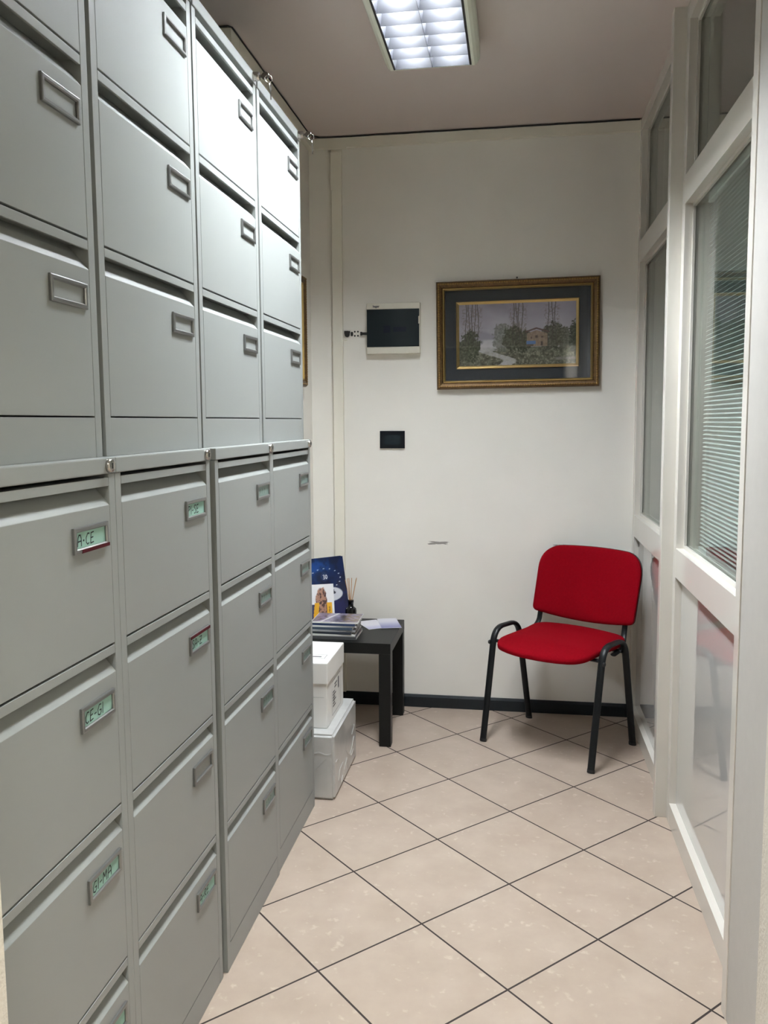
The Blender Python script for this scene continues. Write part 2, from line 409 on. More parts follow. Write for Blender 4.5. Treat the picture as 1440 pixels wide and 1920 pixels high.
LOWV = [1.2891, .9888, .6885, .3882, .0690]; LOWH = 1.32
UPV = [2.3020-1.32, 1.9985-1.32, 1.6955-1.32, 1.3915-1.32]; UPH = 1.0215
MESH = {}
for key, H, V in (('L', LOWH, LOWV), ('U', UPH, UPV)):
    MESH[key] = dict(c=carcass_mesh(H, V, V[-1]), t=top_mesh(H),
                     d=[drawer_mesh(V[i], V[i+1], V[i]-.052, i == 0) for i in range(len(V)-1)])
def cabinet(key, x, y, z0, label, texts, group):
    V = LOWV if key == 'L' else UPV; H = LOWH if key == 'L' else UPH
    r = thing('filing_cabinet', label, 'filing cabinet', (x, y, z0), group=group)
    link('carcass', MESH[key]['c'], r); link('top_panel', MESH[key]['t'], r)
    lk = link('lock', LOCKM if key == 'L' else LOCKU, r, (.003, .207, H-.0137))
    if key == 'L': link('keyhole', KEYHM, lk)
    for i, me in enumerate(MESH[key]['d']):
        d = link('drawer', me, r)
        F = V[i]-.052; c = (0, .1375, F-.048)
        link('label_holder', HOLDM, d, c)
        t = texts[i] if i < len(texts) else None
        if t is None: continue
        link('label_card', CARDMF if t.startswith('~') else CARDM, d, c)
        if t.startswith('~'):      # pale illegible marks
            bm = B(); rnd = random.Random(hash(t) % 999)
            pl = []
            for q in range(3):
                x0 = -.034+q*.021
                pl.append([(x0+rnd.uniform(-.002, .002), -.007), (x0+.003, .006+rnd.uniform(-.002, .002)), (x0+.008, rnd.uniform(-.006, .004))])
            strokes(bm, pl, .0014, lambda a, b: (.0019, a, b)); obj('lettering', bm, FADED, d, loc=c)
        elif t:
            s, x0, y0, h, sx = t if isinstance(t, tuple) else (t, -.044, -.0095, .0185, 1.12)
            bm = B(); strokes(bm, text_polys(s, x0, y0, h, sx, .2, .06), .0022, lambda a, b: (.0019, a, b)); obj('lettering', bm, INK, d, loc=c)
    return r
def redstrip(cab, i, bx):
    d = [c for c in cab.children if c.name.startswith('drawer')][i]
    V = LOWV
    bm = bxs(*bx); o = obj('card_edge', bm, REDCARD, d, loc=(0, .1375, V[i]-.052-.048)); o['label'] = 'dark red card edge'
GL_, GU = 'four-drawer filing cabinets in the bottom row', 'three-drawer filing cabinets in the top row'
import zlib
def hash(s): return zlib.crc32(s.encode())
c1 = cabinet('L', 0, -.4331, 0, 'grey four-drawer filing cabinet with labels A-CE, CE-GI and GI-MA, nearest of bottom row', ['A.CE', 'CE-GI', 'GI-MA', ''], GL_)
c2 = cabinet('L', 0, .0345, 0, 'grey four-drawer filing cabinet with labels PI-SE and SA-Z, second in bottom row', ['PI-SE', 'SA-Z', None, 'A-RE'], GL_)
c3 = cabinet('L', .006, .5198, 0, 'grey four-drawer filing cabinet with dull mint labels, third in bottom row', ['~a', '~b', '~c', '~d'], GL_)
c4 = cabinet('L', .002, .9885, 0, 'grey four-drawer filing cabinet at far end of bottom row, beside the white boxes', ['~e', '~f', '~g', '~h'], GL_)
redstrip(c1, 0, [(.0046, .0062, -.036, .0575, -.0215, -.0155)])
redstrip(c2, 1, [(.0046, .0062, -.0575, .0575, .0155, .0215)])
u1 = cabinet('U', -.026, -.4230, 1.32, 'grey three-drawer filing cabinet cut by left edge, nearest of top row', [], GU)
u2 = cabinet('U', -.026, .0575, 1.32, 'grey three-drawer filing cabinet second in top row, above the PI-SE cabinet', [], GU)
u3 = cabinet('U', -.026, .5330, 1.32, 'grey three-drawer filing cabinet third in top row, its key hanging at top right', [], GU)
u4 = cabinet('U', -.026, 1.0130, 1.32, 'grey three-drawer filing cabinet at far end of top row beside back wall', [], GU)

# keys left in two upper locks, each with a spare hanging from it
def keys(cy, label):
    x0 = -.026+.003+.0175; z = 1.32+UPH-.0137; y = cy+.207
    r = thing('key', label, 'key', (x0, y, z), group='keys in the upper cabinet locks')
    bm = B(); box(bm, 0, .008, -.0012, .0012, -.004, .004); obj('blade', bm, CHROME, r)
    bm = B(); lathe(bm, [(.0035, -.0014), (.0102, -.0014), (.011, 0), (.0102, .0014), (.0035, .0014)], seg=24)
    bmesh.ops.rotate(bm, verts=bm.verts, matrix=Matrix.Rotation(PI/2, 3, 'X')); bmesh.ops.translate(bm, verts=bm.verts, vec=(.0165, 0, 0))
    obj('bow', bm, CHROME, r, smooth=True)
    bm = B(); pts = [(.026+.009*math.sin(a), .000+.004*math.sin(a), -.008+.010*math.cos(a)) for a in [2*PI*i/20 for i in range(21)]]
    sweep(bm, pts, (0, 1, 0), .0009, .0009, 6, False); obj('ring', bm, CHROME, r, smooth=True)
    bm = B(); lathe(bm, [(.004, -.001), (.010, -.001), (.011, 0), (.010, .001), (.004, .001)], seg=20)
    bmesh.ops.rotate(bm, verts=bm.verts, matrix=Matrix.Rotation(PI/2, 3, 'Y')); bmesh.ops.translate(bm, verts=bm.verts, vec=(.030, .004, -.028))
    box(bm, .029, .031, .0015, .0065, -.062, -.037); box(bm, .029, .031, .0065, .0085, -.055, -.050); box(bm, .029, .031, .0065, .008, -.060, -.057)
    obj('spare_key', bm, CHROME, r)
keys(.5330, 'silver key and spare in lock of third upper filing cabinet')
keys(1.0130, 'silver key and spare in lock of farthest upper filing cabinet')

# ------------------------------------------------------------------ trunking, cable, wall fittings
tag(obj('cable_trunking', bxs((XL+.025, 1.222, YW-.025, YW-.0005, 2.627, 2.672)), TRUNK, bevel=.0015),
    'cream plastic trunking running along top of back wall', 'trunking')
tag(obj('cable_trunking', bxs((XL+.0005, XL+.025, 1.275, YW-.001, 2.625, 2.670), (XL-.03, XL+.025, 1.192, 1.2745, 2.625, 2.670)), TRUNK, bevel=.0015),
    'cream plastic trunking under ceiling above the filing cabinets, along left wall', 'trunking')
t = thing('cable_trunking', 'vertical cream plastic conduit on back wall left of electrical panel', 'trunking', (-.1285, YW, 0))
obj('channel', bxs((-.0245, .0235, -.022, -.0005, .062, 2.6265)), TRUNK, t, bevel=.002)
obj('junction_cover', bxs((-.05, .05, -.030, -.0255, 2.618, 2.628), (-.0265, .0255, -.0245, -.0222, 2.44, 2.61)), TRUNK, t, bevel=.001)
bm = B()
path = [(-.32, 1.186, HC-.006), (-.245, 1.186, HC-.006), (-.236, 1.20, HC-.005)]
path += [(-.236+.0008*math.sin(i*1.7), 1.2+i*.054, HC-.005) for i in range(1, 20)]
path += [(-.225, 2.27, HC-.005), (-.20, 2.296, HC-.0055), (-.15, 2.300, HC-.0055)]
path += [(-.15+i*.0685, 2.300, HC-.0055-.001*math.sin(i)**2) for i in range(1, 20)] + [(1.215, 2.300, HC-.0055)]
sweep(bm, path, (0, 0, 1), .0030, .0028, 8)
tag(obj('cable', bm, CABLE, smooth=True), 'thin dark cable lying along top of trunking under ceiling', 'cable')

# electrical panel
e = thing('electrical_panel', 'cream wall panel box with dark tinted door, left of painting', 'electrical panel', (.1355, YW, 1.809))
obj('casing', bxs((-.125, .125, -.026, .0008, -.1165, .1165)), PANELW, e, bevel=.004)
bm = B(); prism(bm, [(-.1235, -.084), (.121, -.084), (.121, .020), (.117, .018), (.117, -.018 + .07), (.121, .055), (.121, .0865), (-.1235, .0865)], 'y', -.0305, -.026)
obj('door', bm, PANELD, e)
obj('top_strip', bxs((-.1235, .1235, -.030, -.0262, .088, .115)), PANELW, e, bevel=.001)
obj('bottom_strip', bxs((-.1235, .1235, -.030, -.0262, -.115, -.0855)), PANELW, e, bevel=.001)
bm = B(); box(bm, -.046, -.014, -.0309, -.0306, -.02, .012); box(bm, .0, .06, -.0309, -.0306, -.016, .006); obj('breaker_row', bm, PANELI, e)
def text_mesh(s, size, bold=0):
    cu = bpy.data.curves.new('txt', 'FONT'); cu.body = s; cu.size = size; cu.align_x = 'CENTER'; cu.align_y = 'CENTER'; cu.offset = bold
    o = bpy.data.objects.new('txt', cu); COL.objects.link(o)
    dg = bpy.context.evaluated_depsgraph_get(); me = bpy.data.meshes.new_from_object(o.evaluated_get(dg))
    bpy.data.objects.remove(o); bpy.data.curves.remove(cu); me.materials.clear(); return me
me = text_mesh('hager', .0135, .0008); me.materials.append(PRINT)
lg = link('lettering', me, e, (-.080, -.0303, .1005)); lg.rotation_euler = (PI/2, 0, 0)

# perforated stub between conduit and panel
s = thing('cable_entry', 'small black cable stub and row of drilled holes between conduit and electrical panel', 'cable entry', (-.045, YW, 1.79))
bm = B(); lathe(bm, [(.012, 0), (.013, .003), (.012, .008)], seg=14); bmesh.ops.rotate(bm, verts=bm.verts, matrix=Matrix.Rotation(PI/2, 3, 'X')); bmesh.ops.translate(bm, verts=bm.verts, vec=(-.042, 0, -.002))
box(bm, -.055, -.036, -.009, -.0005, .0, .014); box(bm, -.038, -.028, -.008, -.0005, .002, .013); obj('rubber_plug', bm, CABLE, s)
bm = B()
for hx_, hz in ((-.020, .006), (-.020, -.007), (-.006, .010), (.009, .010), (-.006, -.009), (.009, -.009)):
    b2 = B(); lathe(b2, [(.0042, 0), (.0042, .0008)], seg=14); bmesh.ops.rotate(b2, verts=b2.verts, matrix=Matrix.Rotation(PI/2, 3, 'X')); bmesh.ops.translate(b2, verts=b2.verts, vec=(hx_, -.0002, hz))
    mt = bpy.data.meshes.new('tmp'); b2.to_mesh(mt); b2.free(); bm.from_mesh(mt); bpy.data.meshes.remove(mt)
box(bm, -.026, -.014, -.0008, -.0002, -.008, .008)
obj('holes', bm, CABLE, s)
obj('stub', bxs((.024, .0545, -.014, -.0006, -.006, .005), (.022, .030, -.012, -.0006, -.008, .008)), CABLE, s)
bm = B(); pts = [(-.05+.03*math.cos(a), -.001, -.006+.022*math.sin(a)) for a in [PI*1.1+i*.14 for i in range(12)]]
sweep(bm, pts, (0, 1, 0), .0006, .003, 6); obj('filler_ring', bm, PANELW, s)

w = thing('wall_control', 'black rectangular wall control plate with dark screen below electrical panel', 'wall control', (.1265, YW, 1.295))
obj('plate', bxs((-.0595, .0595, -.009, -.0005, -.041, .041)), SWB, w, bevel=.002)
obj('screen', bxs((-.038, .038, -.0098, -.0091, -.024, .022)), SWS, w)

# ------------------------------------------------------------------ painted surfaces (canvas, print)
def painted(name, wd, ht, nx, ny, fn, m, parent, thick=.001, axis='xz'):
    """grid facing -Y (axis xz) or +Z (axis xy), colours from fn(u,v arrays) -> sRGB 0-255"""
    us = np.linspace(0, 1, nx+1); vs = np.linspace(0, 1, ny+1)
    U, V = np.meshgrid(us, vs); C = fn(U, V)
    C = np.clip(C/255, 0, 1); C = np.where(C <= .04045, C/12.92, ((C+.055)/1.055)**2.4)
    x = (U-.5)*wd; z = (V-.5)*ht
    P = np.stack([x, np.zeros_like(x), z], -1) if axis == 'xz' else np.stack([x, z, np.zeros_like(x)], -1)
    P = P.reshape(-1, 3); N = nx+1; fs = []
    for jj in range(ny):
        for ii in range(nx):
            a = jj*N+ii; fs.append((a, a+1, a+1+N, a+N))
    me = bpy.data.meshes.new(name); me.from_pydata(P.tolist(), [], fs); me.materials.append(m)
    at = me.color_attributes.new('paint', 'FLOAT_COLOR', 'POINT')
    at.data.foreach_set('color', np.concatenate([C.reshape(-1, 3), np.ones((P.shape[0], 1))], 1).astype(np.float32).ravel())
    return link(name, me, parent)
def vnoise(U, V, sx, sy, seed, octv=4):
    rng = np.random.RandomState(seed); out = np.zeros_like(U); amp = 1; tot = 0
    for o in range(octv):
        g = rng.rand(int(sy)+3, int(sx)+3); x = U*sx; y = V*sy
        xi = np.floor(x).astype(int); yi = np.floor(y).astype(int); fx = x-xi; fy = y-yi
        fx = fx*fx*(3-2*fx); fy = fy*fy*(3-2*fy)
        v = (g[yi, xi]*(1-fx)+g[yi, xi+1]*fx)*(1-fy)+(g[yi+1, xi]*(1-fx)+g[yi+1, xi+1]*fx)*fy
        out += amp*v; tot += amp; amp *= .55; sx *= 2; sy *= 2
    return out/tot
def lerp(a, b, t): return a*(1-t[..., None])+np.array(b, float)*t[..., None]
def ss(x, a, b):
    t = np.clip((x-a)/(b-a), 0, 1); return t*t*(3-2*t)
def landscape(U, V):
    n1 = vnoise(U, V, 6, 4, 1); n2 = vnoise(U, V, 40, 24, 2); n3 = vnoise(U, V, 90, 50, 3, 2)
    C = np.zeros(U.shape+(3,))+np.array([134, 130, 137.])
    C = lerp(C, (118, 114, 124), ss(V, .6, 1.0)*.8); C += (n1[..., None]-.5)*26
    # far misty treeline
    h = .52+.10*vnoise(U, V*0, 7, 1, 5)-.04; C = lerp(C, (112, 110, 118), (1-ss(V, h-.02, h+.04))*ss(U, .12, .2)*(1-ss(U, .4, .5))*.7)
    # ground and water
    gl = .27+.03*n1
    G = np.zeros(U.shape+(3,))+np.array([80, 80, 66.]); G += (n2[..., None]-.5)*70+(n3[..., None]-.5)*40
    C = C*(ss(V, gl-.02, gl+.02))[..., None]+G*(1-ss(V, gl-.02, gl+.02))[..., None]
    cx = .26+.05*np.sin(V*20)+.13*(1-ss(V, .05, .3))*(V < .3); wdt = .06+.05*(V > .24)+.02*n2
    wat = (1-ss(np.abs(U-cx), wdt*.7, wdt))*(1-ss(V, .40, .44)); C = lerp(C, (158, 156, 158), wat*.9*(.7+.3*n2))
    # bushes
    for (cx, cy, rx, ry, col, k) in ((.10, .32, .09, .26, (58, 62, 46), 1), (.03, .25, .05, .2, (62, 64, 50), 1), (.38, .44, .09, .25, (92, 94, 86), .75), (.47, .42, .10, .22, (64, 66, 52), 1), (.54, .38, .08, .2, (58, 60, 46), 1),
                                 (.82, .44, .09, .24, (62, 64, 52), 1), (.90, .40, .08, .2, (72, 72, 60), .9), (.99, .42, .05, .28, (58, 62, 50), 1), (.75, .40, .05, .2, (70, 70, 60), .8)):
        d = ((U-cx)/rx)**2+((V-cy)/ry)**2+(n2-.5)*1.3+(n3-.5)*.7
        t = (1-ss(d, .7, 1.05))*k; C = lerp(C, col, t); C += ((n3-.5)*60*t)[..., None]
    # trunks
    for grp in ((.06, .085, .115, .14, .165), (.47, .495, .515, .545), (.765, .80, .825)):
        for q, x0 in enumerate(grp):
            xx = x0+.006*np.sin(V*9+q*2); t = (1-ss(np.abs(U-xx), .0018, .0045))*ss(V, .3, .4)*.8; C = lerp(C, (52, 46, 44), t)
        lo, hi = grp[0]-.05, grp[-1]+.05
        t = ss(U, lo, lo+.03)*(1-ss(U, hi-.03, hi))*ss(V, .45, .6)*(1-ss(V, .9, 1.0))*(n3 > .56)*.45; C = lerp(C, (88, 80, 72), t)
    # house
    hb = (U > .585)*(U < .76)*(V > .30)*(V < .50+.055*(1-np.abs(U-.665)/.09)); C = lerp(C, (112, 97, 82), hb*.95); C += ((n3-.5)*24*hb)[..., None]
    rf = (np.abs(V-(.525+.06*(1-np.abs(U-.665)/.10))) < .014)*(U > .57)*(U < .775); C = lerp(C, (74, 56, 50), rf*.95)
    for (x0, x1, y0, y1, c) in ((.655, .675, .43, .47, (70, 56, 50)), (.705, .725, .43, .46, (70, 56, 50)), (.70, .72, .305, .37, (54, 46, 42)), (.615, .63, .42, .45, (84, 66, 58)), (.58, .658, .33, .385, (68, 96, 138)), (.585, .64, .30, .33, (70, 60, 52))):
        C = lerp(C, c, ((U > x0)*(U < x1)*(V > y0)*(V < y1))*.95)
    fl = (n3 > .66)*(V < .22)*(U > .1); C = lerp(C, (128, 124, 110), fl*.5)
    C = lerp(C, (120, 116, 116), (1-ss(np.abs(V-.09), .01, .03))*ss(U, .8, .85)*.6)
    return np.clip(C*1.32-8, 0, 255)

def picture(loc, rz, ry, label, full=True):
    p = thing('framed_painting', label, 'painting', loc, rz); p.rotation_euler = (0, ry, rz)
    Wd, Ht = .732, .486; x, z = Wd/2, Ht/2
    bm = B(); ring_frame(bm, -x, x, -z, z, .038, [(0, .002), (0, .022), (.12, .030), (.35, .034), (.55, .030), (.70, .026), (.78, .020), (.78, .002)], 'xz', 0)
    f = obj('frame', bm, BRONZE, p)
    # carved bead course on the moulding
    bm = B(); L = [(-x+.012, -z+.012, 1, 0, Wd-.024), (-x+.012, z-.012, 1, 0, Wd-.024), (-x+.012, -z+.012, 0, 1, Ht-.024), (x-.012, -z+.012, 0, 1, Ht-.024)]
    for (a, b, dx, dz, ln) in L:
        nb = int(ln/.011)
        for i in range(nb+1):
            s_ = ln*i/nb; mtx = Matrix.Translation((a+dx*s_, -.0335, b+dz*s_)) @ Matrix.Diagonal((1.35 if dx else .8, .55, 1.35 if dz else .8, 1))
            bmesh.ops.create_icosphere(bm, subdivisions=1, radius=.0042, matrix=mtx)
    obj('beading', bm, GOLD, f, smooth=True)
    bm = B(); ring_frame(bm, -x+.0300, x-.0300, -z+.0300, z-.0300, .010, [(0, .002), (0, .024), (.4, .026), (.8, .018), (1, .012), (1, .002)], 'xz', 0); obj('inner_lip', bm, GOLDL, f)
    ob = B(); box(ob, -x+.034, x-.034, -.006, -.003, -z+.034, z-.034); obj('mat_board', ob, MATB, p)
    ix, iz = x-.090, z-.091
    bm = B(); ring_frame(bm, -ix, ix, -iz, iz, .0135, [(0, .006), (0, .011), (.3, .0135), (.6, .0115), (1, .008), (1, .006)], 'xz', 0); obj('inner_frame', bm, GOLDL, p)
    c = painted('canvas', 2*ix-.026, 2*iz-.026, 280 if full else 60, 150 if full else 30, landscape, PAINT, p); c.location = (0, -.0075, 0)
    obj('glass_pane', bxs((-x+.0385, x-.0385, -.0172, -.0160, -z+.0385, z-.0385)), PGLASS, p)
    bm = B(); lathe(bm, [(.0018, 0), (.0018, .02), (.004, .0205), (.004, .022)], seg=10); bmesh.ops.rotate(bm, verts=bm.verts, matrix=Matrix.Rotation(PI/2, 3, 'X')); bmesh.ops.translate(bm, verts=bm.verts, vec=(0, 0, z+.006)); obj('nail', bm, CABLE, p)
    return p
picture((.702, YW-.0005, 1.7735), 0, -.0125, 'gilt framed landscape painting with navy mat hanging on back wall above red chair')
picture((XL+.0005, 1.757, 1.78), PI/2, 0, 'second gilt picture on left wall, only its carved edge visible behind filing cabinets', False)

# ------------------------------------------------------------------ ceiling lamps
def lamp(cx, y0, y1, tube, label):
    L = y1-y0; r = thing('ceiling_lamp', label, 'ceiling lamp', (cx, (y0+y1)/2, HC)); h = L/2
    hw = .164; zi = -.078
    bm = B()
    for s in (-1, 1):
        poly = [(s*hw*.92, -.0005), (s*hw, -.012), (s*hw, -.055), (s*(hw-.008), -.070), (s*(hw-.018), zi), (s*(hw-.028), zi), (s*(hw-.028), -.0005)]
        prism(bm, poly, 'y', -h, h)
    box(bm, -hw+.0285, hw-.0285, -h, -h+.004, zi, -.0005); box(bm, -hw+.0285, hw-.0285, h-.004, h, zi, -.0005)
    box(bm, -hw+.0285, hw-.0285, -h+.004, h-.004, -.006, -.0005)
    obj('housing', bm, LAMPW, r)
    xi = hw-.030
    obj('edge_gap', bxs((-xi-.0012, -xi+.004, -h+.005, h-.005, zi-.0006, zi+.03), (xi-.004, xi+.0012, -h+.005, h-.005, zi-.0006, zi+.03)), LAMPGAP, r)
    bm = B(); lx = xi-.0045; ht = .046; nrow = int(round((L-.01)/.0805))
    for i in range(nrow+1):
        y = -h+.006+(L-.012)*i/nrow
        prism(bm, [(y-.0006, zi), (y+.0006, zi), (y+.004, zi+ht), (y-.004, zi+ht)], 'x', -lx, lx)
    prism(bm, [(-.0006, zi), (.0006, zi), (.006, zi+ht), (-.006, zi+ht)], 'y', -h+.006, h-.006)
    for s in (-1, 1): prism(bm, [(s*lx, zi), (s*(lx-.001), zi), (s*(lx-.008), zi+ht), (s*lx, zi+ht)], 'y', -h+.006, h-.006)
    obj('louver', bm, LOUV, r)
    for s in (-1, 1):
        bm = B(); lathe(bm, [(.0128, -h+.03), (.0128, h-.03)], seg=12); bmesh.ops.rotate(bm, verts=bm.verts, matrix=Matrix.Rotation(-PI/2, 3, 'X')); bmesh.ops.translate(bm, verts=bm.verts, vec=(s*.066, 0, -.0195))
        obj('tube', bm, tube, r, smooth=True)
    return r
lamp(.402, .205, 1.445, TUBE, 'cream ceiling lamp with lit mirrored louver cells above the aisle')
lamp(.55, -2.3, -1.06, TUBE2, 'ceiling lamp behind the doorway, out of view above camera')

# ------------------------------------------------------------------ side table
t = thing('side_table', 'low square black-brown side table in the corner below conduit', 'side table', (-.028, 2.016, 0))
X0, X1, Y0, Y1 = -.2215, .2215, -.2195, .2195
obj('tabletop', bxs((X0, X1, Y0, Y1, .404, .45)), TABLE, t, bevel=.0015)
for a in (X0+.0005, X1-.0505):
    for b in (Y0+.0005, Y1-.0505):
        obj('leg', bxs((a, a+.050, b, b+.050, 0, .4036)), TABLE, t, bevel=.001)

# ------------------------------------------------------------------ boxes
bx = thing('cardboard_box', 'long white box wrapped in clear plastic on floor beside last filing cabinet', 'box', (-.085, 1.475, 0))
bm = B(); vs = box(bm, -.150, .150, -.208, .212, .0005, .247)
bmesh.ops.bevel(bm, geom=list(bm.edges), offset=.009, segments=3, affect='EDGES')
obj('body', bm, WRAP, bx, smooth=True)
bm = B()
for (poly) in ([(-.14, -.2085), ]): pass
pl = [[(-.02, .17), (-.05, .20)], [(.0, .10), (.11, .06), (.10, .02)], [(-.14, .14), (-.05, .12), (.02, .15)]]
rnd = random.Random(4)
for q in range(9):
    y0 = rnd.uniform(-.2, .15); z0 = rnd.uniform(.03, .2)
    pts = [(.1512, y0, z0), (.1518, y0+rnd.uniform(.01, .05), z0+rnd.uniform(-.04, .04)), (.1512, y0+rnd.uniform(.05, .09), z0+rnd.uniform(-.06, .06))]
    pts = [(a, max(-.19, min(.195, b)), max(.02, min(.225, c))) for a, b, c in pts]
    sweep(bm, pts, (1, 0, 0), .0009, .0007, 5)
pts = [(.02+i*.012, -.2088, .175+.004*math.sin(i*1.3)) for i in range(11)]; sweep(bm, pts, (0, 1, 0), .0008, .004, 6)
pts = [(.12-.06*math.sin(i*.2), -.2088, .16-.012*i) for i in range(8)]; sweep(bm, pts, (0, 1, 0), .0006, .001, 5)
pts = [(.145, -.2088, .02+i*.02) for i in range(11)]; sweep(bm, pts, (0, 1, 0), .0006, .0015, 5)
obj('wrap_creases', bm, WRAP, bx)

bt = thing('cardboard_box', 'white lidded archive box with printed panels on top of plastic-wrapped box', 'box', (-.080, 1.475, .2475))
obj('body', bxs((-.106, .106, -.144, .146, .0005, .20)), BOXW, bt, bevel=.002)
bm = B(); box(bm, -.110, .110, -.149, .151, .168, .250); lid = obj('lid', bm, BOXW, bt, bevel=.004)
bm = B()
strokes(bm, [[(-.01, -.09), (.085, -.09), (.085, -.04), (-.01, -.04), (-.01, -.09)]], .0018, lambda a, b: (a, b, .2506))
strokes(bm, [[(.0, -.068), (.066, -.068)]], .011, lambda a, b: (a, b, .2506))
obj('lid_print', bm, PRINT, lid)
bm = B()
f = lambda a, b: (.1066, a, b)
strokes(bm, [[(-.06, .02), (-.06, .125)], [(-.06, .02), (.09, .02), (.09, .15), (-.06, .15)]], .0016, f)
strokes(bm, [[(-.045, .05+i*.011), (-.045+[.045, .03, .05, .035, .05, .03][i], .05+i*.011)] for i in range(6)], .0055, f)
strokes(bm, [[(.055, .10), (.055, .135)]], .018, f)
strokes(bm, [[(-.015, .13), (.03, .13)], [(-.015, .118), (.02, .118)]], .005, f)
obj('side_print', bm, PRINT, bt)
bm = B(); strokes(bm, [[(-.10, .118), (.095, .118)]], .0008, lambda a, b: (a, -.1445, b)); obj('crease', bm, FADED, bt)

# ------------------------------------------------------------------ things on the side table
TZ = .45
mags = [ # (cx, cy, w, d, thick, rz, spine colour, cover tint)
 (-.062, 1.918, .200, .160, .012, .00, (70, 70, 72), (60, 66, 76)),
 (-.070, 1.930, .200, .170, .007, .02, (196, 196, 192), (120, 120, 120)),
 (-.075, 1.926, .186, .160, .010, -.03, (46, 52, 62), (50, 60, 80)),
 (-.068, 1.929, .196, .165, .008, .03, (150, 152, 154), (110, 120, 130)),
 (-.072, 1.924, .186, .158, .010, -.01, (60, 74, 90), (60, 70, 90)),
 (-.064, 1.931, .198, .165, .007, .04, (208, 208, 204), (150, 150, 160)),
 (-.066, 1.927, .196, .160, .009, .00, (40, 58, 92), (40, 60, 90)),
 (-.060, 1.930, .204, .165, .006, .02, (214, 214, 210), (90, 90, 110)),
]
mlabels = ['bottom magazine of the stack, dark grey spine flat on table', 'second magazine from bottom of the stack, pale spine', 'third magazine from bottom of the stack, dark navy spine', 'fourth magazine from bottom of the stack, mid grey spine',
 'fourth magazine from top of the stack, slate blue spine', 'third magazine from top of the stack, off-white spine', 'second magazine from top of the stack, deep blue spine', 'topmost magazine of the stack, glossy cover with lavender and brown pictures']
z = TZ+.0003
def cover(seed, tint):
    def fn(U, V):
        n = vnoise(U, V, 5, 4, seed); n2 = vnoise(U, V, 14, 9, seed+1)
        C = np.zeros(U.shape+(3,))+np.array(tint, float); C = lerp(C, (140, 130, 160), ss(n, .45, .65)*.8); C = lerp(C, (58, 50, 48), ss(n2, .52, .62)*.8)
        C = lerp(C, (120, 100, 60), ss(U, .62, .7)*(n2 > .45)*.6); C = lerp(C, (214, 214, 214), (1-ss(np.abs(U-.2-.25*V), .02, .03))*.9)
        return C
    return fn
for i, (cx, cy, w_, d_, th, rz, sc, ct) in enumerate(mags):
    m = thing('magazine', mlabels[i], 'magazine', (cx, cy, z), rz, 'magazines stacked on the side table')
    spm = mat('magazine_spine', srgb(*sc), .4)
    obj('pages', bxs((-w_/2+.0015, w_/2-.001, -d_/2+.0015, d_/2-.0015, .0008, th-.0008)), PAPER, m)
    obj('cover', bxs((-w_/2, w_/2, -d_/2, d_/2, .0, .0008), (-w_/2, w_/2, -d_/2, d_/2, th-.0008, th), (-w_/2, w_/2, -d_/2, -d_/2+.0012, .0008, th-.0008)), spm, m)
    if i == len(mags)-1:
        c = painted('cover_print', w_-.004, d_-.004, 60, 40, cover(20, (110, 104, 130)), GLOSSP, m, axis='xy'); c.location = (0, 0, th+.0003)
    z += th+.0006
STZ = z
# leaflets
def leaflet(loc, rz, w_, d_, fn, label, z_):
    l_ = thing('leaflet', label, 'leaflet', (loc[0], loc[1], z_), rz, 'leaflets lying on the side table')
    obj('sheet', bxs((-w_/2, w_/2, -d_/2, d_/2, 0, .0012)), PAPER, l_)
    c = painted('print', w_-.001, d_-.001, 30, 40, fn, GLOSSP, l_, axis='xy'); c.location = (0, 0, .0016)
def lf1(U, V): return lerp(np.zeros(U.shape+(3,))+np.array([196, 196, 206.]), (104, 106, 158), 1-ss(V, .0, .75))
def lf2(U, V): return lerp(np.zeros(U.shape+(3,))+np.array([206, 204, 212.]), (160, 160, 196), 1-ss(V, .0, .5))
leaflet((.062, 2.118), .55, .10, .16, lf2, 'pale lilac leaflet half hidden under another leaflet on side table', TZ+.0003)
leaflet((.134, 2.146), .28, .092, .185, lf1, 'lilac-blue leaflet lying on top, near right edge of side table', TZ+.0022)

# navy brochures leaning in the corner
def broch(U, V):
    n = vnoise(U, V, 5, 6, 31); C = np.zeros(U.shape+(3,))+np.array([18, 34, 74.]); C = lerp(C, (26, 66, 128), ss(n, .45, .75)*ss(V, .35, .8)*(1-ss(U, .45, .8))); C = lerp(C, (20, 24, 44), ss(n, .5, .35)*.6)
    C = lerp(C, (46, 40, 90), (1-ss(np.hypot(U-.75, V-.12), .1, .35))*.6)
    for k_ in range(16):
        a = 2*PI*k_/16; x = .47+.40*math.cos(a); y = .665+.165*math.sin(a)
        d = np.hypot((U-x)/.022, (V-y)/.009); C = lerp(C, (214, 220, 226), (1-ss(d, .6, 1.1)))
    d = np.hypot((U-.47), (V-.70)*1.4); C = lerp(C, (44, 58, 96), (1-ss(d, .09, .11))*.8)
    d = np.hypot((U-.56)/.33, (V-.415)/.115); C = lerp(C, (206, 208, 214), (1-ss(d, .93, 1.02)))
    dk = (np.abs(U-.56-.02*np.sin(V*90)) < .13)*(np.abs(V-.455+.05*(U-.56)) < .032); C = lerp(C, (34, 34, 52), dk*.95)
    return C
tilt = math.radians(-14)
def brochure(loc, rz, label, fn, dz=0):
    b_ = thing('brochure', label, 'brochure', loc, rz, 'navy brochures leaning in the corner'); b_.rotation_euler = (tilt, 0, rz)
    obj('pages', bxs((-.105, .105, -.001, .004, .0008, .297)), PAPER, b_)
    c = painted('cover', .21, .297, 70, 100, fn, GLOSSP, b_); c.location = (0, -.0014, .149)
    return b_
navy = lambda U, V: np.zeros(U.shape+(3,))+np.array([22, 44, 92.])
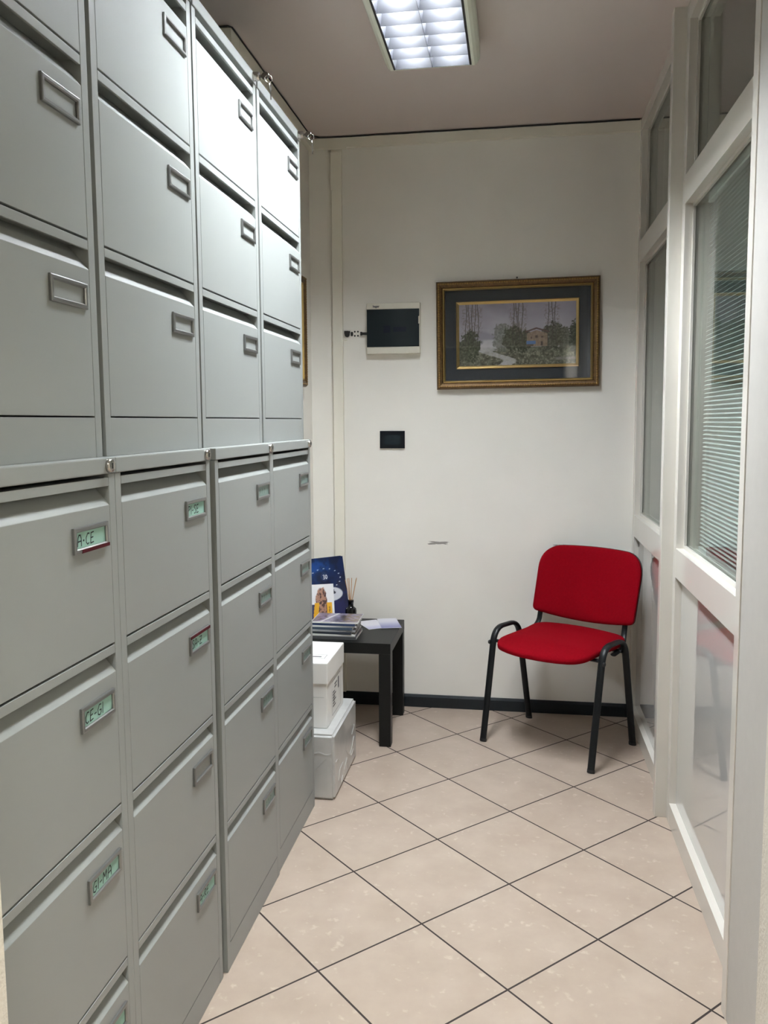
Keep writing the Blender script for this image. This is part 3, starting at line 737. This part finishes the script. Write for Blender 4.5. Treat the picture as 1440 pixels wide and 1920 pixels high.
b1 = brochure((-.1505, 2.168, TZ+.001), .76, 'navy brochure behind, only its top edge showing above the front brochure', navy)
b1.rotation_euler[0] = math.radians(-13.6)
b2 = brochure((-.142, 2.161, TZ+.001), .74, 'navy brochure with ring of white dots and number 30 leaning in corner', broch)
bm = B(); strokes(bm, text_polys('30', -.0155, .198, .019, 1, .2), .0032, lambda a, b: (a, -.0018, b)); o = obj('lettering', bm, mat('white_ink', srgb(214, 216, 220), .5), b2)

def flyer(U, V):
    n = vnoise(U, V, 6, 8, 51); n2 = vnoise(U, V, 16, 22, 52); C = np.zeros(U.shape+(3,))+np.array([224, 224, 226.])
    C = lerp(C, (48, 50, 84), ((U < .30)*(V < .52))*.95)
    body = (1-ss(np.hypot((U-.50-.05*np.sin(V*7))/.26, (V-.52)/.42)+(n-.5)*.5, .85, .95)); B_ = lerp(np.zeros(U.shape+(3,))+np.array([166, 124, 104.]), (70, 46, 44), ss(n2, .48, .6)); C = C*(1-body[..., None])+B_*body[..., None]
    for x0, x1, sl in ((.10, .30, -.22), (.70, .92, .0)):
        xx = U+sl*(V-.2); C = lerp(C, (226, 168, 32), ((xx > x0)*(xx < x1)*(V > .06)*(V < .56))*.97)
    xx = U; C = lerp(C, (120, 86, 20), ((xx > .77)*(xx < .84)*(V > .14)*(V < .46)*(n2 > .45))*.8)
    d = np.hypot((U-.62)/.09, (V-.2)/.075); C = lerp(C, (150, 166, 190), 1-ss(d, .9, 1.05)); C = lerp(C, (40, 60, 110), (1-ss(np.abs(d-.55), .1, .25))*.8)
    return C
fy = thing('flyer', 'small white flyer with yellow strips and brown picture propped against navy brochure', 'flyer', (-.157, 2.062, TZ+.001), .4)
fy.rotation_euler = (math.radians(-12), 0, .4)
obj('sheet', bxs((-.055, .055, 0, .0012, .0005, .19)), PAPER, fy)
c = painted('print', .109, .188, 50, 80, flyer, GLOSSP, fy); c.location = (0, -.0005, .095)

# reed diffuser
rd = thing('reed_diffuser', 'small black bottle holding wooden reeds on side table', 'reed diffuser', (-.047, 2.155, TZ))
bm = B(); lathe(bm, [(.023, 0), (.0265, .004), (.0265, .055), (.0245, .066), (.014, .074), (.0125, .078), (.0125, .092), (.0140, .094), (.0140, .105), (.0095, .106)], seg=28); obj('bottle', bm, BOTTLE, rd, smooth=True)
for (dx, dy, top) in ((-.018, .01, .205), (-.006, -.012, .21), (.003, .012, .207), (.026, .0, .205), (.030, -.008, .212), (-.024, -.006, .20)):
    bm = B(); sweep(bm, [(dx*.12, dy*.12, .060), (dx*.25, dy*.25, .105), (dx, dy, top)], (1, .01, 0), .0016, .0016, 8); obj('reed', bm, WOOD, rd, smooth=True)

# ------------------------------------------------------------------ red chair
ch = thing('chair', 'red upholstered chair with black metal legs standing in the right corner', 'chair', (.896, 1.95, 0), -math.atan2(.530, .848))
def arc(pts, n=6):
    """round the corners of a polyline"""
    out = [Vector(pts[0])]
    for a, b, c in zip(pts, pts[1:], pts[2:]):
        a, b, c = Vector(a[:3]), Vector(b[:3]), Vector(c[:3]); r = min((b-a).length, (c-b).length)*.34
        p = b+(a-b).normalized()*r; q = b+(c-b).normalized()*r
        for i in range(n+1):
            t_ = i/n; out.append(p*(1-t_)**2+b*2*t_*(1-t_)+q*t_*t_)
    out.append(Vector(pts[-1])); return out
for s in (-1, 1):
    x = s*.255
    loop = arc([(x, -.19, .006), (x-.0*s, -.108, .487), (x, .082, .483), (x, .189, .006)], 9)
    n = len(loop); mid = n//2
    # front leg incl. bend, rear leg incl. bend: two meshes meeting on the top run
    bm = B(); sweep(bm, loop[:mid], (1, 0, 0), .0150, .0098, 16); obj('leg', bm, BLACKM, ch, smooth=True)
    bm = B(); sweep(bm, loop[mid-1:], (1, 0, 0), .0150, .0098, 16); obj('leg', bm, BLACKM, ch, smooth=True)
    for (yy) in (-.19, .189):
        bm = B(); sweep(bm, [(x, yy, .0), (x, yy+(.0025 if yy < 0 else -.003), .013)], (1, 0, 0), .0162, .0112, 16); obj('foot_cap', bm, BLACKPL, ch, smooth=True)
    bm = B(); sweep(bm, arc([(s*.238, .02, .428), (s*.222, .135, .428), (s*.206, .182, .47), (s*.204, .212, .60), (s*.200, .242, .74)], 5), (1, 0, 0), .0125, .0065, 14); obj('back_upright', bm, BLACKM, ch, smooth=True)
for yy in (-.105, .085):
    bm = B(); sweep(bm, [(-.247, yy, .430), (.247, yy, .430)], (0, 1, 0), .011, .007, 12); obj('cross_bar', bm, BLACKM, ch, smooth=True)
for s in (-1, 1):
    bm = B(); lathe(bm, [(.008, -.004), (.010, 0), (.008, .004)], (0, 0, 0), 14, 'x'); bmesh.ops.translate(bm, verts=bm.verts, vec=(s*.2685, -.125, .425)); obj('bolt', bm, BLACKPL, ch, smooth=True)
def rounded(w0, w1, d0, d1, rad, n=10):
    """rounded quad outline, corners order: (-w0,d0),(w0,d0),(w1,d1),(-w1,d1)"""
    cs = [(-w0, d0), (w0, d0), (w1, d1), (-w1, d1)]; out = []
    for i in range(4):
        p, c, q = Vector(cs[i-1]), Vector(cs[i]), Vector(cs[(i+1) % 4]); r = rad[i]
        a = c+(p-c).normalized()*r; b = c+(q-c).normalized()*r
        for k_ in range(n+1):
            t_ = k_/n; out.append(a*(1-t_)**2+c*2*t_*(1-t_)+b*t_*t_)
        nx = cs[(i+1) % 4]; e = Vector(nx)+(c-Vector(nx)).normalized()*rad[(i+1) % 4]
        for k_ in range(1, 8): out.append(b.lerp(e, k_/8))
    return out
def pillow(outline, top, bot, f, rings=14, p=3.2):
    bm = B(); c = sum(outline, Vector((0, 0)))/len(outline); N = len(outline); R = []
    ss_ = [(1-(1-i/rings)**2) for i in range(1, rings+1)]
    def layer(h):
        L = []
        for s_ in ss_: L.append([bm.verts.new(f(*(c+(o-c)*s_), h*(max(0, 1-s_**p))**(1/p))) for o in outline])
        return L, bm.verts.new(f(c.x, c.y, h))
    T, tc_ = layer(top); Bt, bc_ = layer(bot)
    for L, cv, fl in ((T, tc_, 0), (Bt, bc_, 1)):
        for k_ in range(N):
            v = [cv, L[0][k_], L[0][(k_+1) % N]]; bm.faces.new(v[::-1] if fl else v)
        for a, b in zip(L, L[1:]):
            for k_ in range(N):
                v = [a[k_], b[k_], b[(k_+1) % N], a[(k_+1) % N]]; bm.faces.new(v[::-1] if fl else v)
    bmesh.ops.remove_doubles(bm, verts=bm.verts, dist=1e-5)
    return bm
def ss_s(x, a, b):
    t_ = max(0, min(1, (x-a)/(b-a))); return t_*t_*(3-2*t_)
so = rounded(.212, .222, -.205, .165, [.06, .06, .06, .06])
so = [Vector((q.x, q.y-(.070*max(0, 1-(q.x/.212)**2)*ss_s(-q.y, .0, .20))+(.012*(1-(q.x/.22)**2) if q.y > .12 else 0))) for q in so]
def seatmap(x, y, h):
    zz_ = .452+h+.010*(1-(x/.22)**2)-.020*ss_s(-y, .12, .28)+.008*ss_s(y, .05, .17)
    return (x+.016, y, zz_)
obj('seat', pillow(so, .022, -.020, seatmap, p=4.0), RED, ch, smooth=True)
bo = rounded(.243, .247, 0, .290, [.022, .022, .10, .10])
bo = [Vector((q.x, q.y-.026*(1-(q.x/.245)**2)*(1-q.y/.290)+.010*(1-(q.x/.245)**2)*(q.y/.290))) for q in bo]
def backmap(x, y, h):
    return (x+.010, .206+.080*y/.290+.0-1.0*x*x*.55-h, .525+y*.985)
obj('backrest', pillow(bo, .022, -.012, backmap, p=4.2), RED, ch, smooth=True)
bs = [Vector((q.x*1.003, .145+(q.y-.145)*1.003)) for q in bo]
obj('back_shell', pillow(bs, .001, -.018, lambda x, y, h: backmap(x, y, h-.006), p=4.2), BLACKPL, ch, smooth=True)

# ------------------------------------------------------------------ camera, world, render look
yaw, pit, rol = .1579, -.1083, -.0044
fw = Vector((-math.sin(yaw)*math.cos(pit), math.cos(yaw)*math.cos(pit), math.sin(pit)))
rt = Vector((math.cos(yaw), math.sin(yaw), 0)); up = rt.cross(fw)
r2 = rt*math.cos(rol)+up*math.sin(rol); u2 = -rt*math.sin(rol)+up*math.cos(rol)
cam = bpy.data.cameras.new('camera'); co = bpy.data.objects.new('camera', cam); COL.objects.link(co)
co.matrix_world = Matrix(((r2.x, u2.x, -fw.x, .7083), (r2.y, u2.y, -fw.y, -1.5933), (r2.z, u2.z, -fw.z, 1.3815), (0, 0, 0, 1)))
cam.sensor_fit = 'VERTICAL'; cam.sensor_height = 36; cam.sensor_width = 27; cam.lens = 1565.26/1920*36
cam.clip_start = .02
S.camera = co
wd = bpy.data.worlds.new('world'); S.world = wd; wd.use_nodes = True
wd.node_tree.nodes['Background'].inputs[0].default_value = (.9, .95, 1, 1); wd.node_tree.nodes['Background'].inputs[1].default_value = .05
S.view_settings.view_transform = 'Standard'; S.view_settings.look = 'None'; S.view_settings.gamma = 1; S.view_settings.use_curve_mapping = False
S.view_settings.exposure = 2.5
S.cycles.use_denoising = True
S.cycles.max_bounces = 10; S.cycles.diffuse_bounces = 6; S.cycles.glossy_bounces = 5; S.cycles.transparent_max_bounces = 24
S.cycles.caustics_reflective = False; S.cycles.caustics_refractive = False
S.cycles.sample_clamp_indirect = 6
